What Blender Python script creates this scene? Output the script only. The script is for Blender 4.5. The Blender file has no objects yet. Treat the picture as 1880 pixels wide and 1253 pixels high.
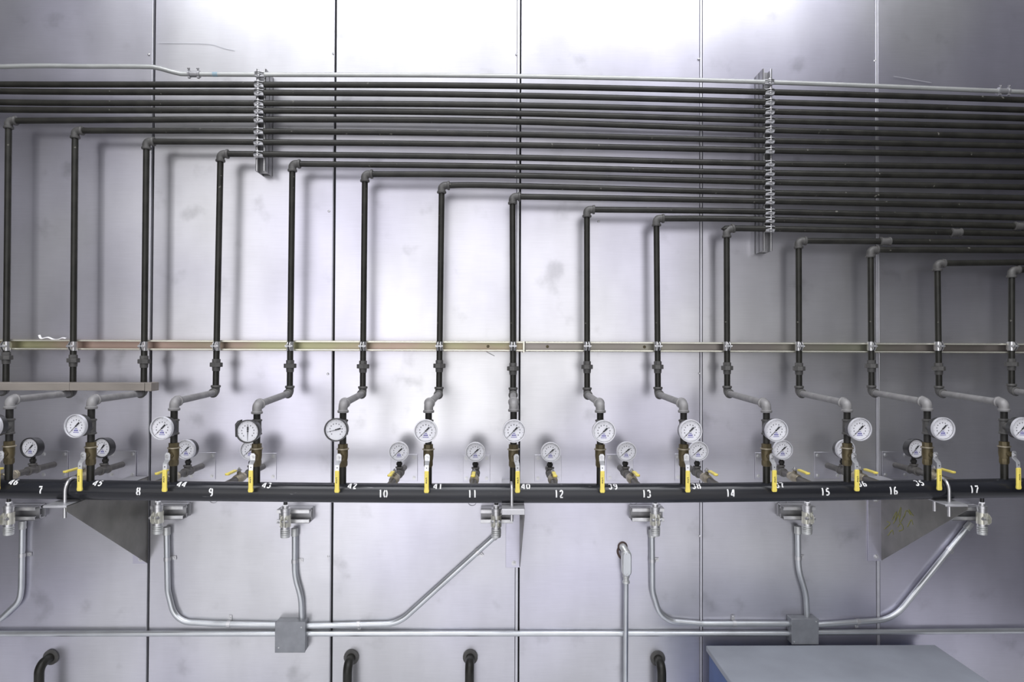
import bpy, math, random
from mathutils import Vector, Matrix
random.seed(7)
C = bpy.context.scene.collection
S = bpy.context.scene
PI = math.pi

# ------------------------------------------------------------------ camera
D = 3.13; EZ = 1.75; F = 1253.0
cam = bpy.data.cameras.new('camera'); cam.sensor_width = 36; cam.lens = 36*F/1880
camo = bpy.data.objects.new('camera', cam); C.objects.link(camo)
MC = Matrix.Rotation(-0.017, 3, 'Z') @ Matrix.Rotation(PI/2+0.013, 3, 'X') @ Matrix.Rotation(0.0037, 3, 'Z')
camo.matrix_world = Matrix.Translation((0, -D, EZ)) @ MC.to_4x4()
cam.clip_end = 100
S.camera = camo
def P(px, py, h):
    """point seen at photo pixel (px,py) that stands h metres off the wall"""
    d = MC @ Vector(((px-940)/F, -(py-626.5)/F, -1))
    return Vector((0, -D, EZ)) + d*((D-h)/d.y)

# ------------------------------------------------------------------ light
S.view_settings.view_transform = 'Standard'; S.view_settings.look = 'None'
S.view_settings.exposure = 0.36; S.view_settings.gamma = 1
S.view_settings.use_curve_mapping = False
w = bpy.data.worlds.new('world'); S.world = w; w.use_nodes = True
bg = w.node_tree.nodes['Background']; bg.inputs[0].default_value = (0.60, 0.60, 0.72, 1); bg.inputs[1].default_value = 0.055
def area(name, loc, target, sx, sy, power, col, spread=180):
    l = bpy.data.lights.new(name, 'AREA'); l.shape = 'RECTANGLE'; l.size = sx; l.size_y = sy
    l.energy = power; l.color = col; l.spread = math.radians(spread)
    o = bpy.data.objects.new(name, l); C.objects.link(o); o.location = loc
    o.rotation_euler = (Vector(target)-Vector(loc)).to_track_quat('-Z', 'Y').to_euler(); return o
def spot(name, loc, target, power, col, ang, blend, rad):
    l = bpy.data.lights.new(name, 'SPOT'); l.energy = power; l.color = col
    l.spot_size = math.radians(ang); l.spot_blend = blend; l.shadow_soft_size = rad
    o = bpy.data.objects.new(name, l); C.objects.link(o); o.location = loc
    o.rotation_euler = (Vector(target)-Vector(loc)).to_track_quat('-Z', 'Y').to_euler(); return o
area('room_fill_panel', (-0.95, -6.0, 2.55), (-0.9, 0, 2.5), 7.4, 5.0, 146, (1.0, 0.99, 1.0))  # unseen glowing panel, added in place of a bright room behind the camera
area('floodlight', (-1.6, -5.5, 1.1), (-0.9, 0, 1.35), 2.6, 2.0, 11, (1, 0.99, 1.0))
area('ceiling_light', (0.0, -2.4, 5.6), (0.0, -2.9, 0.0), 6.0, 2.2, 205, (0.94, 0.95, 1.0))
area('strip_light', (-0.3, -1.0, 4.3), (-0.3, -0.4, 2.0), 3.6, 0.3, 13, (0.94, 0.95, 1.0))
area('ceiling_light', (-0.1, -4.6, 5.7), (-0.1, -4.2, 0.0), 7.5, 2.4, 80, (0.95, 0.96, 1.0))

# ------------------------------------------------------------------ materials
def mat(name, col, rough=0.5, metal=0.0, noise=0.0, scale=20.0, bump=0.0, bscale=60.0, coat=0.0, spots=None, stretch=(1,1,1), spec=0.5, alt=None):
    m = bpy.data.materials.new(name); m.use_nodes = True; nt = m.node_tree; n = nt.nodes; L = nt.links
    b = n['Principled BSDF']; b.inputs['Roughness'].default_value = rough; b.inputs['Metallic'].default_value = metal
    b.inputs['Coat Weight'].default_value = coat; b.inputs['Specular IOR Level'].default_value = spec
    b.inputs['Base Color'].default_value = (*col, 1)
    tc = n.new('ShaderNodeTexCoord'); mp = n.new('ShaderNodeMapping'); mp.inputs['Scale'].default_value = stretch
    L.new(tc.outputs['Object'], mp.inputs['Vector'])
    if noise:
        t = n.new('ShaderNodeTexNoise'); t.inputs['Scale'].default_value = scale; t.inputs['Detail'].default_value = 6
        L.new(mp.outputs[0], t.inputs['Vector'])
        r = n.new('ShaderNodeMapRange'); r.inputs['From Min'].default_value = 0.3; r.inputs['From Max'].default_value = 0.7
        r.inputs['To Min'].default_value = 1-noise; r.inputs['To Max'].default_value = 1+noise*0.6
        L.new(t.outputs['Fac'], r.inputs['Value'])
        mx = n.new('ShaderNodeVectorMath'); mx.operation = 'SCALE'; mx.inputs[0].default_value = col
        L.new(r.outputs[0], mx.inputs['Scale']); out = mx.outputs[0]
        if alt:
            t3 = n.new('ShaderNodeTexNoise'); t3.inputs['Scale'].default_value = alt[1]; t3.inputs['Detail'].default_value = 4
            L.new(mp.outputs[0], t3.inputs['Vector'])
            r3 = n.new('ShaderNodeMapRange'); r3.inputs[1].default_value = 0.4; r3.inputs[2].default_value = 0.6; L.new(t3.outputs['Fac'], r3.inputs[0])
            m3 = n.new('ShaderNodeMix'); m3.data_type = 'RGBA'; L.new(r3.outputs[0], m3.inputs[0])
            m3.inputs[6].default_value = (*col, 1); m3.inputs[7].default_value = (*alt[0], 1)
            L.new(m3.outputs[2], mx.inputs[0])
        if spots:
            t2 = n.new('ShaderNodeTexNoise'); t2.inputs['Scale'].default_value = spots[1]; t2.inputs['Detail'].default_value = 3
            L.new(mp.outputs[0], t2.inputs['Vector'])
            r2 = n.new('ShaderNodeMapRange'); r2.inputs['From Min'].default_value = spots[2]; r2.inputs['From Max'].default_value = spots[2]+0.04
            L.new(t2.outputs['Fac'], r2.inputs['Value'])
            mm = n.new('ShaderNodeMix'); mm.data_type = 'RGBA'; L.new(r2.outputs[0], mm.inputs[0])
            L.new(out, mm.inputs[6]); mm.inputs[7].default_value = (*spots[0], 1); out = mm.outputs[2]
        L.new(out, b.inputs['Base Color'])
    if bump:
        t = n.new('ShaderNodeTexNoise'); t.inputs['Scale'].default_value = bscale; t.inputs['Detail'].default_value = 4
        L.new(mp.outputs[0], t.inputs['Vector'])
        bp = n.new('ShaderNodeBump'); bp.inputs['Strength'].default_value = bump; bp.inputs['Distance'].default_value = 0.002
        L.new(t.outputs['Fac'], bp.inputs['Height']); L.new(bp.outputs[0], b.inputs['Normal'])
    return m

def wall_material():
    m = bpy.data.materials.new('sheet_metal_wall'); m.use_nodes = True; nt = m.node_tree; n = nt.nodes; L = nt.links
    b = n['Principled BSDF']; b.inputs['Metallic'].default_value = 0.86
    tc = n.new('ShaderNodeTexCoord')
    def noise(scale, detail, stretch=(1,1,1)):
        mp = n.new('ShaderNodeMapping'); mp.inputs['Scale'].default_value = stretch; L.new(tc.outputs['Object'], mp.inputs[0])
        t = n.new('ShaderNodeTexNoise'); t.inputs['Scale'].default_value = scale; t.inputs['Detail'].default_value = detail
        L.new(mp.outputs[0], t.inputs['Vector']); return t.outputs['Fac']
    def rng(v, a, c, lo, hi):
        r = n.new('ShaderNodeMapRange'); r.interpolation_type = 'SMOOTHSTEP'; r.inputs[1].default_value = a; r.inputs[2].default_value = c
        r.inputs[3].default_value = lo; r.inputs[4].default_value = hi; L.new(v, r.inputs[0]); return r.outputs[0]
    def mul(a, c):
        k = n.new('ShaderNodeMath'); k.operation = 'MULTIPLY'; L.new(a, k.inputs[0]); L.new(c, k.inputs[1]); return k.outputs[0]
    broad = rng(noise(1.6, 4), 0.3, 0.7, 0.90, 1.07)
    smear = rng(noise(5, 6, (1, 1, 0.35)), 0.3, 0.75, 1.05, 0.93)
    brush = rng(noise(14, 3, (0.6, 1, 22)), 0.3, 0.7, 0.975, 1.02)
    dirt = rng(noise(6, 5), 0.58, 0.78, 1.0, 0.74)
    fac = mul(mul(broad, smear), mul(brush, dirt))
    mx = n.new('ShaderNodeMix'); mx.data_type = 'RGBA'
    mx.inputs[6].default_value = (0.60, 0.60, 0.62, 1); mx.inputs[7].default_value = (0.56, 0.55, 0.64, 1)
    L.new(rng(noise(0.9, 2), 0.35, 0.65, 0, 1), mx.inputs[0])
    sc = n.new('ShaderNodeVectorMath'); sc.operation = 'SCALE'; L.new(mx.outputs[2], sc.inputs[0]); L.new(fac, sc.inputs['Scale'])
    L.new(sc.outputs[0], b.inputs['Base Color'])
    L.new(rng(noise(2.0, 2), 0.3, 0.7, 0.282, 0.312), b.inputs['Roughness'])
    bp = n.new('ShaderNodeBump'); bp.inputs['Strength'].default_value = 0.10; bp.inputs['Distance'].default_value = 0.004
    L.new(noise(4, 3), bp.inputs['Height']); L.new(bp.outputs[0], b.inputs['Normal'])
    return m

M = {
 'wall': wall_material(),
 'plate': mat('galvanised_plate', (0.50, 0.50, 0.52), 0.42, 0.6, 0.12, 8, 0.08, 30),
 'gap': mat('joint_gap', (0.03, 0.03, 0.035), 0.8),
 'strip': mat('joint_strip', (0.58, 0.58, 0.62), 0.35, 0.6, 0.08, 20),
 'iron': mat('black_iron_pipe', (0.019, 0.0185, 0.0155), 0.38, 0.0, 0.45, 14, 0.25, 90, spots=((0.12,0.115,0.10), 50, 0.71), spec=0.3),
 'fitting': mat('malleable_iron_fitting', (0.085, 0.083, 0.080), 0.5, 0.1, 0.3, 30, 0.35, 120, spec=0.4),
 'arm': mat('grey_iron_offset', (0.25, 0.245, 0.245), 0.5, 0.1, 0.25, 25, 0.25, 100, spec=0.4),
 'branch': mat('dusty_brown_iron', (0.105, 0.10, 0.095), 0.5, 0.1, 0.3, 30, 0.25, 100, spec=0.4),
 'nipple': mat('threaded_nipple', (0.022, 0.021, 0.019), 0.5, 0.0, 0.4, 40, 0.3, 120, spec=0.3),
 'header': mat('black_header_pipe', (0.016, 0.017, 0.021), 0.25, 0.0, 0.5, 7, 0.12, 35, 0.0, spec=0.42, stretch=(0.25,1,3), spots=((0.16,0.16,0.17), 60, 0.72)),
 'paint': mat('white_stencil_paint', (0.80, 0.80, 0.80), 0.6, 0, 0.12, 90),
 'brass': mat('tarnished_brass', (0.11, 0.088, 0.045), 0.45, 0.4, 0.3, 30, 0.2, 100),
 'palebrass': mat('pale_dusty_brass', (0.36, 0.32, 0.24), 0.42, 0.4, 0.25, 30, 0.2, 100),
 'zinc': mat('zinc_plated_steel', (0.62, 0.62, 0.63), 0.3, 0.8, 0.15, 30, 0.15, 80),
 'lever': mat('bright_lever_steel', (0.74, 0.75, 0.77), 0.35, 0.6, 0.1, 40),
 'gold': mat('yellow_zinc_strut', (0.42, 0.41, 0.25), 0.38, 0.55, 0.2, 6, 0.08, 60, stretch=(0.4,1,1), alt=((0.46,0.34,0.29), 5)),
 'olive': mat('olive_zinc_strut', (0.33, 0.33, 0.26), 0.38, 0.55, 0.2, 6, 0.08, 60, stretch=(0.4,1,1), alt=((0.32,0.29,0.27), 4)),
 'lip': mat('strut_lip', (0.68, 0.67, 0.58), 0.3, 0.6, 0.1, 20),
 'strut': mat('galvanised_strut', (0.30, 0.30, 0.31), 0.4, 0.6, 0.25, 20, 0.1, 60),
 'conduit': mat('galvanised_conduit', (0.56, 0.58, 0.60), 0.28, 0.75, 0.12, 10, 0.05, 40),
 'topconduit': mat('grey_conduit', (0.40, 0.41, 0.40), 0.4, 0.5, 0.12, 10, 0.05, 40),
 'yellow': mat('yellow_vinyl_grip', (0.80, 0.66, 0.13), 0.45, 0, 0.08, 60),
 'black': mat('black_plastic', (0.015, 0.015, 0.016), 0.35),
 'ink': mat('black_ink', (0.02, 0.02, 0.025), 0.6),
 'tick': mat('grey_ink', (0.20, 0.20, 0.22), 0.6),
 'blue': mat('blue_ink', (0.07, 0.06, 0.34), 0.6),
 'dial': mat('white_dial', (0.76, 0.76, 0.80), 0.6),
 'whiterim': mat('pale_gauge_rim', (0.60, 0.60, 0.63), 0.3, 0.3),
 'case': mat('black_gauge_case', (0.03, 0.03, 0.032), 0.3, 0.1),
 'gusset': mat('dull_sheet_steel', (0.22, 0.215, 0.20), 0.45, 0.6, 0.3, 7, 0.1, 30),
 'tray': mat('weathered_grey_angle', (0.25, 0.225, 0.20), 0.55, 0.2, 0.3, 9, 0.2, 40, stretch=(0.3,1,1)),
 'cast': mat('cast_aluminium', (0.60, 0.61, 0.60), 0.4, 0.6, 0.15, 40, 0.3, 150),
 'rust': mat('dark_sealant', (0.07, 0.045, 0.04), 0.8, 0, 0.4, 40, 0.4, 60),
 'floor': mat('concrete_floor', (0.78, 0.78, 0.80), 0.25, 0, 0.1, 3, 0.05, 20),
 'boxtop': mat('scuffed_grey_top', (0.30, 0.32, 0.36), 0.5, 0, 0.15, 4),
 'boxblue': mat('blue_painted_steel', (0.04, 0.09, 0.25), 0.45, 0, 0.15, 10),
 'boxedge': mat('grey_rim', (0.20, 0.22, 0.25), 0.5),
 'tape': mat('blue_tape', (0.22, 0.31, 0.36), 0.5),
 'plastic': mat('white_film', (0.8, 0.8, 0.82), 0.5),
 'scrawl': mat('yellow_crayon', (0.30, 0.30, 0.08), 0.8, 0, 0.4, 80),
 'pencil': mat('pencil_mark', (0.22, 0.22, 0.24), 0.8),
 'jbox': mat('grey_junction_box', (0.26, 0.27, 0.29), 0.45, 0.5, 0.15, 20),
}
def glass_material():
    m = bpy.data.materials.new('gauge_lens'); m.use_nodes = True
    b = m.node_tree.nodes['Principled BSDF']
    b.inputs['Base Color'].default_value = (1, 1, 1, 1); b.inputs['Roughness'].default_value = 0.02
    b.inputs['IOR'].default_value = 1.1; b.inputs['Transmission Weight'].default_value = 1.0
    return m
M['glass'] = glass_material()

# ------------------------------------------------------------------ mesh builder
class MB:
    def __init__(s): s.v = []; s.f = []
    def add(s, vs, fs):
        k = len(s.v); s.v += [Vector(p) for p in vs]; s.f += [tuple(i+k for i in f) for f in fs]; return s
    def box(s, c, d, rot=None):
        vs = []
        for x in (-.5, .5):
            for y in (-.5, .5):
                for z in (-.5, .5):
                    p = Vector((x*d[0], y*d[1], z*d[2]))
                    if rot: p = rot @ p
                    vs.append(Vector(c)+p)
        return s.add(vs, [(0,1,3,2), (4,6,7,5), (0,4,5,1), (2,3,7,6), (0,2,6,4), (1,5,7,3)])
    def tube(s, pts, r, n=14, caps=True):
        pts = [Vector(p) for p in pts]; m = len(pts)
        rs = r if isinstance(r, (list, tuple)) else [r]*m
        T = []
        for i in range(m):
            a = pts[i]-pts[i-1] if i else pts[1]-pts[0]; b = pts[i+1]-pts[i] if i < m-1 else a
            if a.length < 1e-9: a = b
            if b.length < 1e-9: b = a
            T.append((a.normalized()+b.normalized()).normalized())
        u = T[0].orthogonal().normalized(); vs = []
        for i in range(m):
            if i:
                q = T[i-1].rotation_difference(T[i]); u = q @ u
            u = (u-T[i]*u.dot(T[i])).normalized(); v = T[i].cross(u)
            for k in range(n):
                a = 2*PI*k/n; vs.append(pts[i]+(u*math.cos(a)+v*math.sin(a))*rs[i])
        fs = [(i*n+k, i*n+(k+1) % n, (i+1)*n+(k+1) % n, (i+1)*n+k) for i in range(m-1) for k in range(n)]
        if caps: fs += [tuple(range(n))[::-1], tuple((m-1)*n+k for k in range(n))]
        return s.add(vs, fs)
    def lathe(s, prof, o=(0,0,0), axis=(0,0,1), n=24, caps=True, phase=0):
        """prof: (distance along axis, radius)"""
        o = Vector(o); ax = Vector(axis).normalized(); u = ax.orthogonal().normalized(); v = ax.cross(u); vs = []
        for t, r in prof:
            for k in range(n):
                a = 2*PI*k/n+phase; vs.append(o+ax*t+(u*math.cos(a)+v*math.sin(a))*r)
        m = len(prof)
        fs = [(i*n+k, i*n+(k+1) % n, (i+1)*n+(k+1) % n, (i+1)*n+k) for i in range(m-1) for k in range(n)]
        if caps: fs += [tuple(range(n))[::-1], tuple((m-1)*n+k for k in range(n))]
        return s.add(vs, fs)
    def prism(s, poly, y0, y1, plane='XZ'):
        n = len(poly)
        if plane == 'XZ': vs = [(a, y0, b) for a, b in poly]+[(a, y1, b) for a, b in poly]
        elif plane == 'YZ': vs = [(y0, a, b) for a, b in poly]+[(y1, a, b) for a, b in poly]
        else: vs = [(a, b, y0) for a, b in poly]+[(a, b, y1) for a, b in poly]
        fs = [tuple(range(n)), tuple(range(n, 2*n))[::-1]]+[(i, i+n, (i+1) % n+n, (i+1) % n) for i in range(n)]
        return s.add(vs, fs)
    def build(s, name, m, parent=None, org=None, bevel=0, smooth=35):
        if org is None: org = Vector((0,0,0))
        if parent is not None and org == 'p': org = wloc(parent)
        elif org == 'p': org = Vector((0,0,0))
        me = bpy.data.meshes.new(name); me.from_pydata([p-Vector(org) for p in s.v], [], s.f)
        me.materials.append(m)
        import bmesh
        bm = bmesh.new(); bm.from_mesh(me); bmesh.ops.recalc_face_normals(bm, faces=bm.faces); bm.to_mesh(me); bm.free()
        me.polygons.foreach_set('use_smooth', [True]*len(me.polygons))
        me.set_sharp_from_angle(angle=math.radians(smooth))
        o = bpy.data.objects.new(name, me); C.objects.link(o)
        if parent is not None: o.parent = parent
        if bevel:
            b = o.modifiers.new('bevel', 'BEVEL'); b.width = bevel; b.segments = 2; b.limit_method = 'ANGLE'; b.angle_limit = math.radians(40)
        return o
def wloc(o):
    p = Vector(o.location)
    while o.parent: o = o.parent; p += Vector(o.location)
    return p
def fillet(pts, r, n=7):
    pts = [Vector(p) for p in pts]; out = [pts[0]]
    for i in range(1, len(pts)-1):
        a = (pts[i-1]-pts[i]); b = (pts[i+1]-pts[i]); la, lb = a.length, b.length; a.normalize(); b.normalize()
        th = a.angle(b)
        if th > PI-0.01: out.append(pts[i]); continue
        t = min(r/math.tan(th/2), la*0.48, lb*0.48)
        p0 = pts[i]+a*t; p1 = pts[i]+b*t
        for k in range(n+1):
            s = k/n; out.append(p0*(1-s)**2+pts[i]*2*s*(1-s)+p1*s*s) if th < 0.3 else None
        if th >= 0.3:
            rr = t*math.tan(th/2); c = pts[i]+(a+b).normalized()*(rr/math.sin(th/2))
            va = (p0-c); ang = PI-th; ax = va.cross(p1-c).normalized()
            for k in range(n+1): out.append(c+Matrix.Rotation(ang*k/n, 3, ax) @ va)
    out.append(pts[-1]); return out
def smoothpath(pts, n=8):
    """Catmull-Rom through points"""
    p = [Vector(q) for q in pts]; p = [p[0]*2-p[1]]+p+[p[-1]*2-p[-2]]; out = []
    for i in range(1, len(p)-2):
        a, b, c, d = p[i-1:i+3]
        for k in range(n):
            t = k/n; out.append(0.5*((2*b)+(c-a)*t+(2*a-5*b+4*c-d)*t*t+(3*b-a-3*c+d)*t**3))
    out.append(p[-2]); return out
def tag(o, label=None, cat=None, group=None, kind=None):
    if label: o['label'] = label
    if cat: o['category'] = cat
    if group: o['group'] = group
    if kind: o['kind'] = kind
    return o
def thing(name, label, cat, loc=(0,0,0), group=None):
    o = bpy.data.objects.new(name, None); C.objects.link(o); o.location = loc; o.empty_display_size = 0.05
    return tag(o, label, cat, group)
def kids(o): return [c for c in C.objects if c.parent == o]
def copy_tree(o, parent=None, ks=None):
    c = o.copy(); C.objects.link(c)
    if parent is not None: c.parent = parent
    for ch in list(o.children): copy_tree(ch, c)
    return c
def dup(proto, loc, label, group=None, rot=None):
    c = proto if not proto.get('_used') else None
    if c is None:
        c = proto.copy(); C.objects.link(c); del c['_used']
        for ch in proto.children: copy_tree(ch, c)
    proto['_used'] = 1
    c.location = loc
    c.rotation_euler = rot if rot else (0, 0, 0)
    c['label'] = label
    if group: c['group'] = group
    return c
PROTOS = []
def place(proto, loc, label, group=None, rot=None):
    c = proto.copy(); C.objects.link(c)
    for ch in proto.children: copy_tree(ch, c)
    c.location = loc; c.rotation_euler = rot if rot else (0,0,0)
    c['label'] = label
    if group: c['group'] = group
    if proto not in PROTOS: PROTOS.append(proto)
    return c
def drop_protos():
    for p in PROTOS:
        st = [p]; al = []
        while st:
            o = st.pop(); al.append(o); st += list(o.children)
        for o in al: bpy.data.objects.remove(o)

# ------------------------------------------------------------------ setting
XL, XR = -3.3, 3.3
wall = bpy.data.objects.new('wall_back', None); C.objects.link(wall); tag(wall, kind='structure', label='pale brushed sheet metal wall of tall panels')
joints = [P(-62, 640, 0).x, (P(284, 0, 0).x+P(272, 1080, 0).x)/2, (P(617, 0, 0).x+P(609, 1080, 0).x)/2, (P(956, 0, 0).x+P(953, 1080, 0).x)/2,
          (P(1288, 0, 0).x+P(1292, 1080, 0).x)/2, (P(1612, 0, 0).x+P(1616, 1080, 0).x)/2, P(1945, 640, 0).x]
kinds = [(0.004, 0.008)]*3+[(0.014, 0.006)]+[(0.012, 0.003), (0.015, 0.003), (0.014, 0.003)]   # strip width, gap width
edges = [XL]+joints+[XR]
PTILT = [(0,0), (0.25,0.05), (-0.15,-0.06), (0.1,0.05), (0.12,-0.05), (-0.2,0.04), (-0.35,-0.06), (0,0)]   # sheets never sit perfectly flat (degrees)
for i in range(len(edges)-1):
    x0 = edges[i] + (kinds[i-1][1]/2 if i else 0); x1 = edges[i+1] - ((kinds[i][1]/2+kinds[i][0]) if i < len(joints) else 0)
    q = Matrix.Rotation(math.radians(PTILT[i][0]), 3, 'Z') @ Matrix.Rotation(math.radians(PTILT[i][1]), 3, 'X')
    MB().box(((x0+x1)/2, 0.014, 1.9), (x1-x0, 0.024, 4.2), q).build('panel', M['wall'], wall, bevel=0.0015)
for j, (sw, gw) in zip(joints, kinds):
    MB().box((j-gw/2-sw/2, 0.006, 1.9), (sw-0.0025 if sw > 0.01 else sw-0.001, 0.018, 4.2)).build('joint_strip', M['strip'], wall, bevel=0.001)
MB().box(((XL+XR)/2, 0.05, 1.9), (XR-XL, 0.05, 4.2)).build('backing', M['gap'], wall)
for px, py in [(273,100), (612,98), (948,100), (1283,108), (1606,112), (602,687), (604,388), (603,1022), (1284,686), (1285,985), (1099,407)]:
    p = P(px, py, 0); MB().lathe([(0,0.0055), (0.002,0.005), (0.0035,0.0028)], p, (0,-1,0), 10).build('screw', M['zinc'], wall)
fl = MB().box((0, -3, -0.05), (6.6, 6.1, 0.1)).build('floor', M['floor']); tag(fl, 'grey concrete floor', kind='structure')

# small marks on the wall
def ribbon(mb, pts, wd, nrm=Vector((0,-1,0)), th=0.0008):
    pts = [Vector(p) for p in pts]; L = []
    for i, p in enumerate(pts):
        t = (pts[min(i+1, len(pts)-1)]-pts[max(i-1, 0)]).normalized(); s = t.cross(nrm).normalized()*wd/2
        L += [p+s, p-s, p+s+nrm*th, p-s+nrm*th]
    fs = []
    for i in range(len(pts)-1):
        a = i*4; b = a+4
        fs += [(a+2, a+3, b+3, b+2), (a, a+2, b+2, b), (a+1, b+1, b+3, a+3)]
    fs += [(0,1,3,2), (len(L)-4, len(L)-2, len(L)-1, len(L)-3)]
    mb.add(L, fs)
def mark(name, pts, wd, m, h=0.0005, parent=wall):
    mb = MB(); ribbon(mb, smoothpath([P(x, y, h) for x, y in pts], 4), wd); o = mb.build(name, m, parent, org='p'); return o
for c in ((392,919), (867,924), (1163,922), (1437,923)):
    mark('pencil_circle', [(c[0]+7*math.cos(a), c[1]+5*math.sin(a)) for a in [k*0.7 for k in range(10)]], 0.0018, M['pencil'])
mark('scratch', [(893,646), (898,649), (908,654)], 0.0022, M['pencil'])
mark('scratch', [(1640,140), (1680,147), (1710,152)], 0.002, M['strip'])
mark('scratch', [(290,78), (380,80), (410,88), (430,92)], 0.002, M['strip'])

# ------------------------------------------------------------------ generic fittings
RP = 0.0133                      # 3/4 inch pipe
H1 = 0.112; H2 = 0.499           # how far wall-side and front-side pipework stand off the wall
def elbow(corner, d1, d2, m, parent, L=0.031, r=RP*1.27, name='elbow'):
    d1 = Vector(d1).normalized(); d2 = Vector(d2).normalized(); c = Vector(corner)
    mb = MB(); mb.tube(fillet([c+d1*L, c, c+d2*L], 0.026, 8), r, 16)
    for d in (d1, d2):
        mb.lathe([(L-0.009, r*1.02), (L-0.007, r*1.2), (L, r*1.22), (L+0.002, r*1.1)], c, d, 18)
    return mb.build(name, m, parent, org='p', smooth=50)
def pipe(a, b, m, parent, name='pipe', r=RP, n=16):
    return MB().tube([a, b], r, n).build(name, m, parent, org='p')
def collar(mb, c, ax, r, l, n=18):
    mb.lathe([(-l/2, r*0.93), (-l/2+0.001, r), (l/2-0.001, r), (l/2, r*0.93)], c, ax, n)

# ------------------------------------------------------------------ pipe runs
N = [  # riser x at the top elbow, y of elbow, x at rail, union y, lower elbow y
 (16,222,11,657,718), (138,240,134,662,722), (269,260,264,664,722), (405,283,396,670,721), (537,301,532,672,722), (670,320,666,673,723),
 (811,341,806,672,724), (941,361,942,677,725), (1077.5,385,1078,674,725), (1205,401.5,1208,674,724), (1334,422.5,1335,676,722),
 (1466,442.5,1467,677,722), (1598,459,1600,672,721), (1720.5,484,1724,677,722), (1857,496,1857,669,718)]
FX = [-113, 18, 168, 320, 472, 630, 787, 943, 1102, 1255, 1407, 1555, 1702, 1843, 1990]
FY = [735, 735, 735, 738, 744, 742, 742, 740, 742, 742, 742, 741, 739, 740, 738]
NUM = [None, 46, 45, 44, 43, 42, 41, 40, 39, 38, 37, 36, 35, None, None]
YT = {  # pipe y at x = 478, 920, 1380, 1876
 0:(219.5,223,238,251.8), 1:(241,246.5,257.8,268.4), 2:(261.3,266,276,286), 3:(283.3,289,300,307.8), 4:(None,306,317,325), 5:(None,322,334,344),
 6:(None,341,353.5,363.7), 7:(None,None,369,380), 8:(None,None,388.5,400), 9:(None,None,403,415.8), 10:(None,None,420,429.6),
 11:(None,None,None,445.5), 12:(None,None,None,460), 13:(None,None,None,482), 14:(None,None,None,495.5)}
TX = (478, 920, 1380, 1876)
where = ['at the far left edge', 'above stencilled number forty-six', 'above stencilled number forty-five', 'above stencilled number forty-four', 'above stencilled number forty-three',
 'above stencilled number forty-two', 'above stencilled number forty-one', 'above stencilled number forty', 'above stencilled number thirty-nine', 'above stencilled number thirty-eight',
 'above stencilled number thirty-seven', 'above stencilled number thirty-six', 'above stencilled number thirty-five', 'second from the right edge', 'at the far right edge']
HZ = Vector((1,0,0)); UP = Vector((0,0,1)); OUT = Vector((0,-1,0))
cross_left = []; cross_right = []          # where pipes pass the two rails
def ext(p, q, x):                           # extend line p->q to world x
    return p+(q-p)*((x-p.x)/(q.x-p.x))
XS1 = P(478, 220, 0.10).x; XS2 = P(1410, 300, 0.10).x
def pipe_path(pts):
    W = [P(x, y, H1) for x, y in pts]
    if len(W) == 1: W.append(W[0]+Vector((0.1,0,0.001)))
    W.append(ext(W[-2], W[-1], XR-0.02)); return W
def at_x(path, x):
    for a, b in zip(path, path[1:]):
        if a.x <= x <= b.x: return a+(b-a)*((x-a.x)/(b.x-a.x))
    return None
HPIPES = []
frontcols = []
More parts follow.
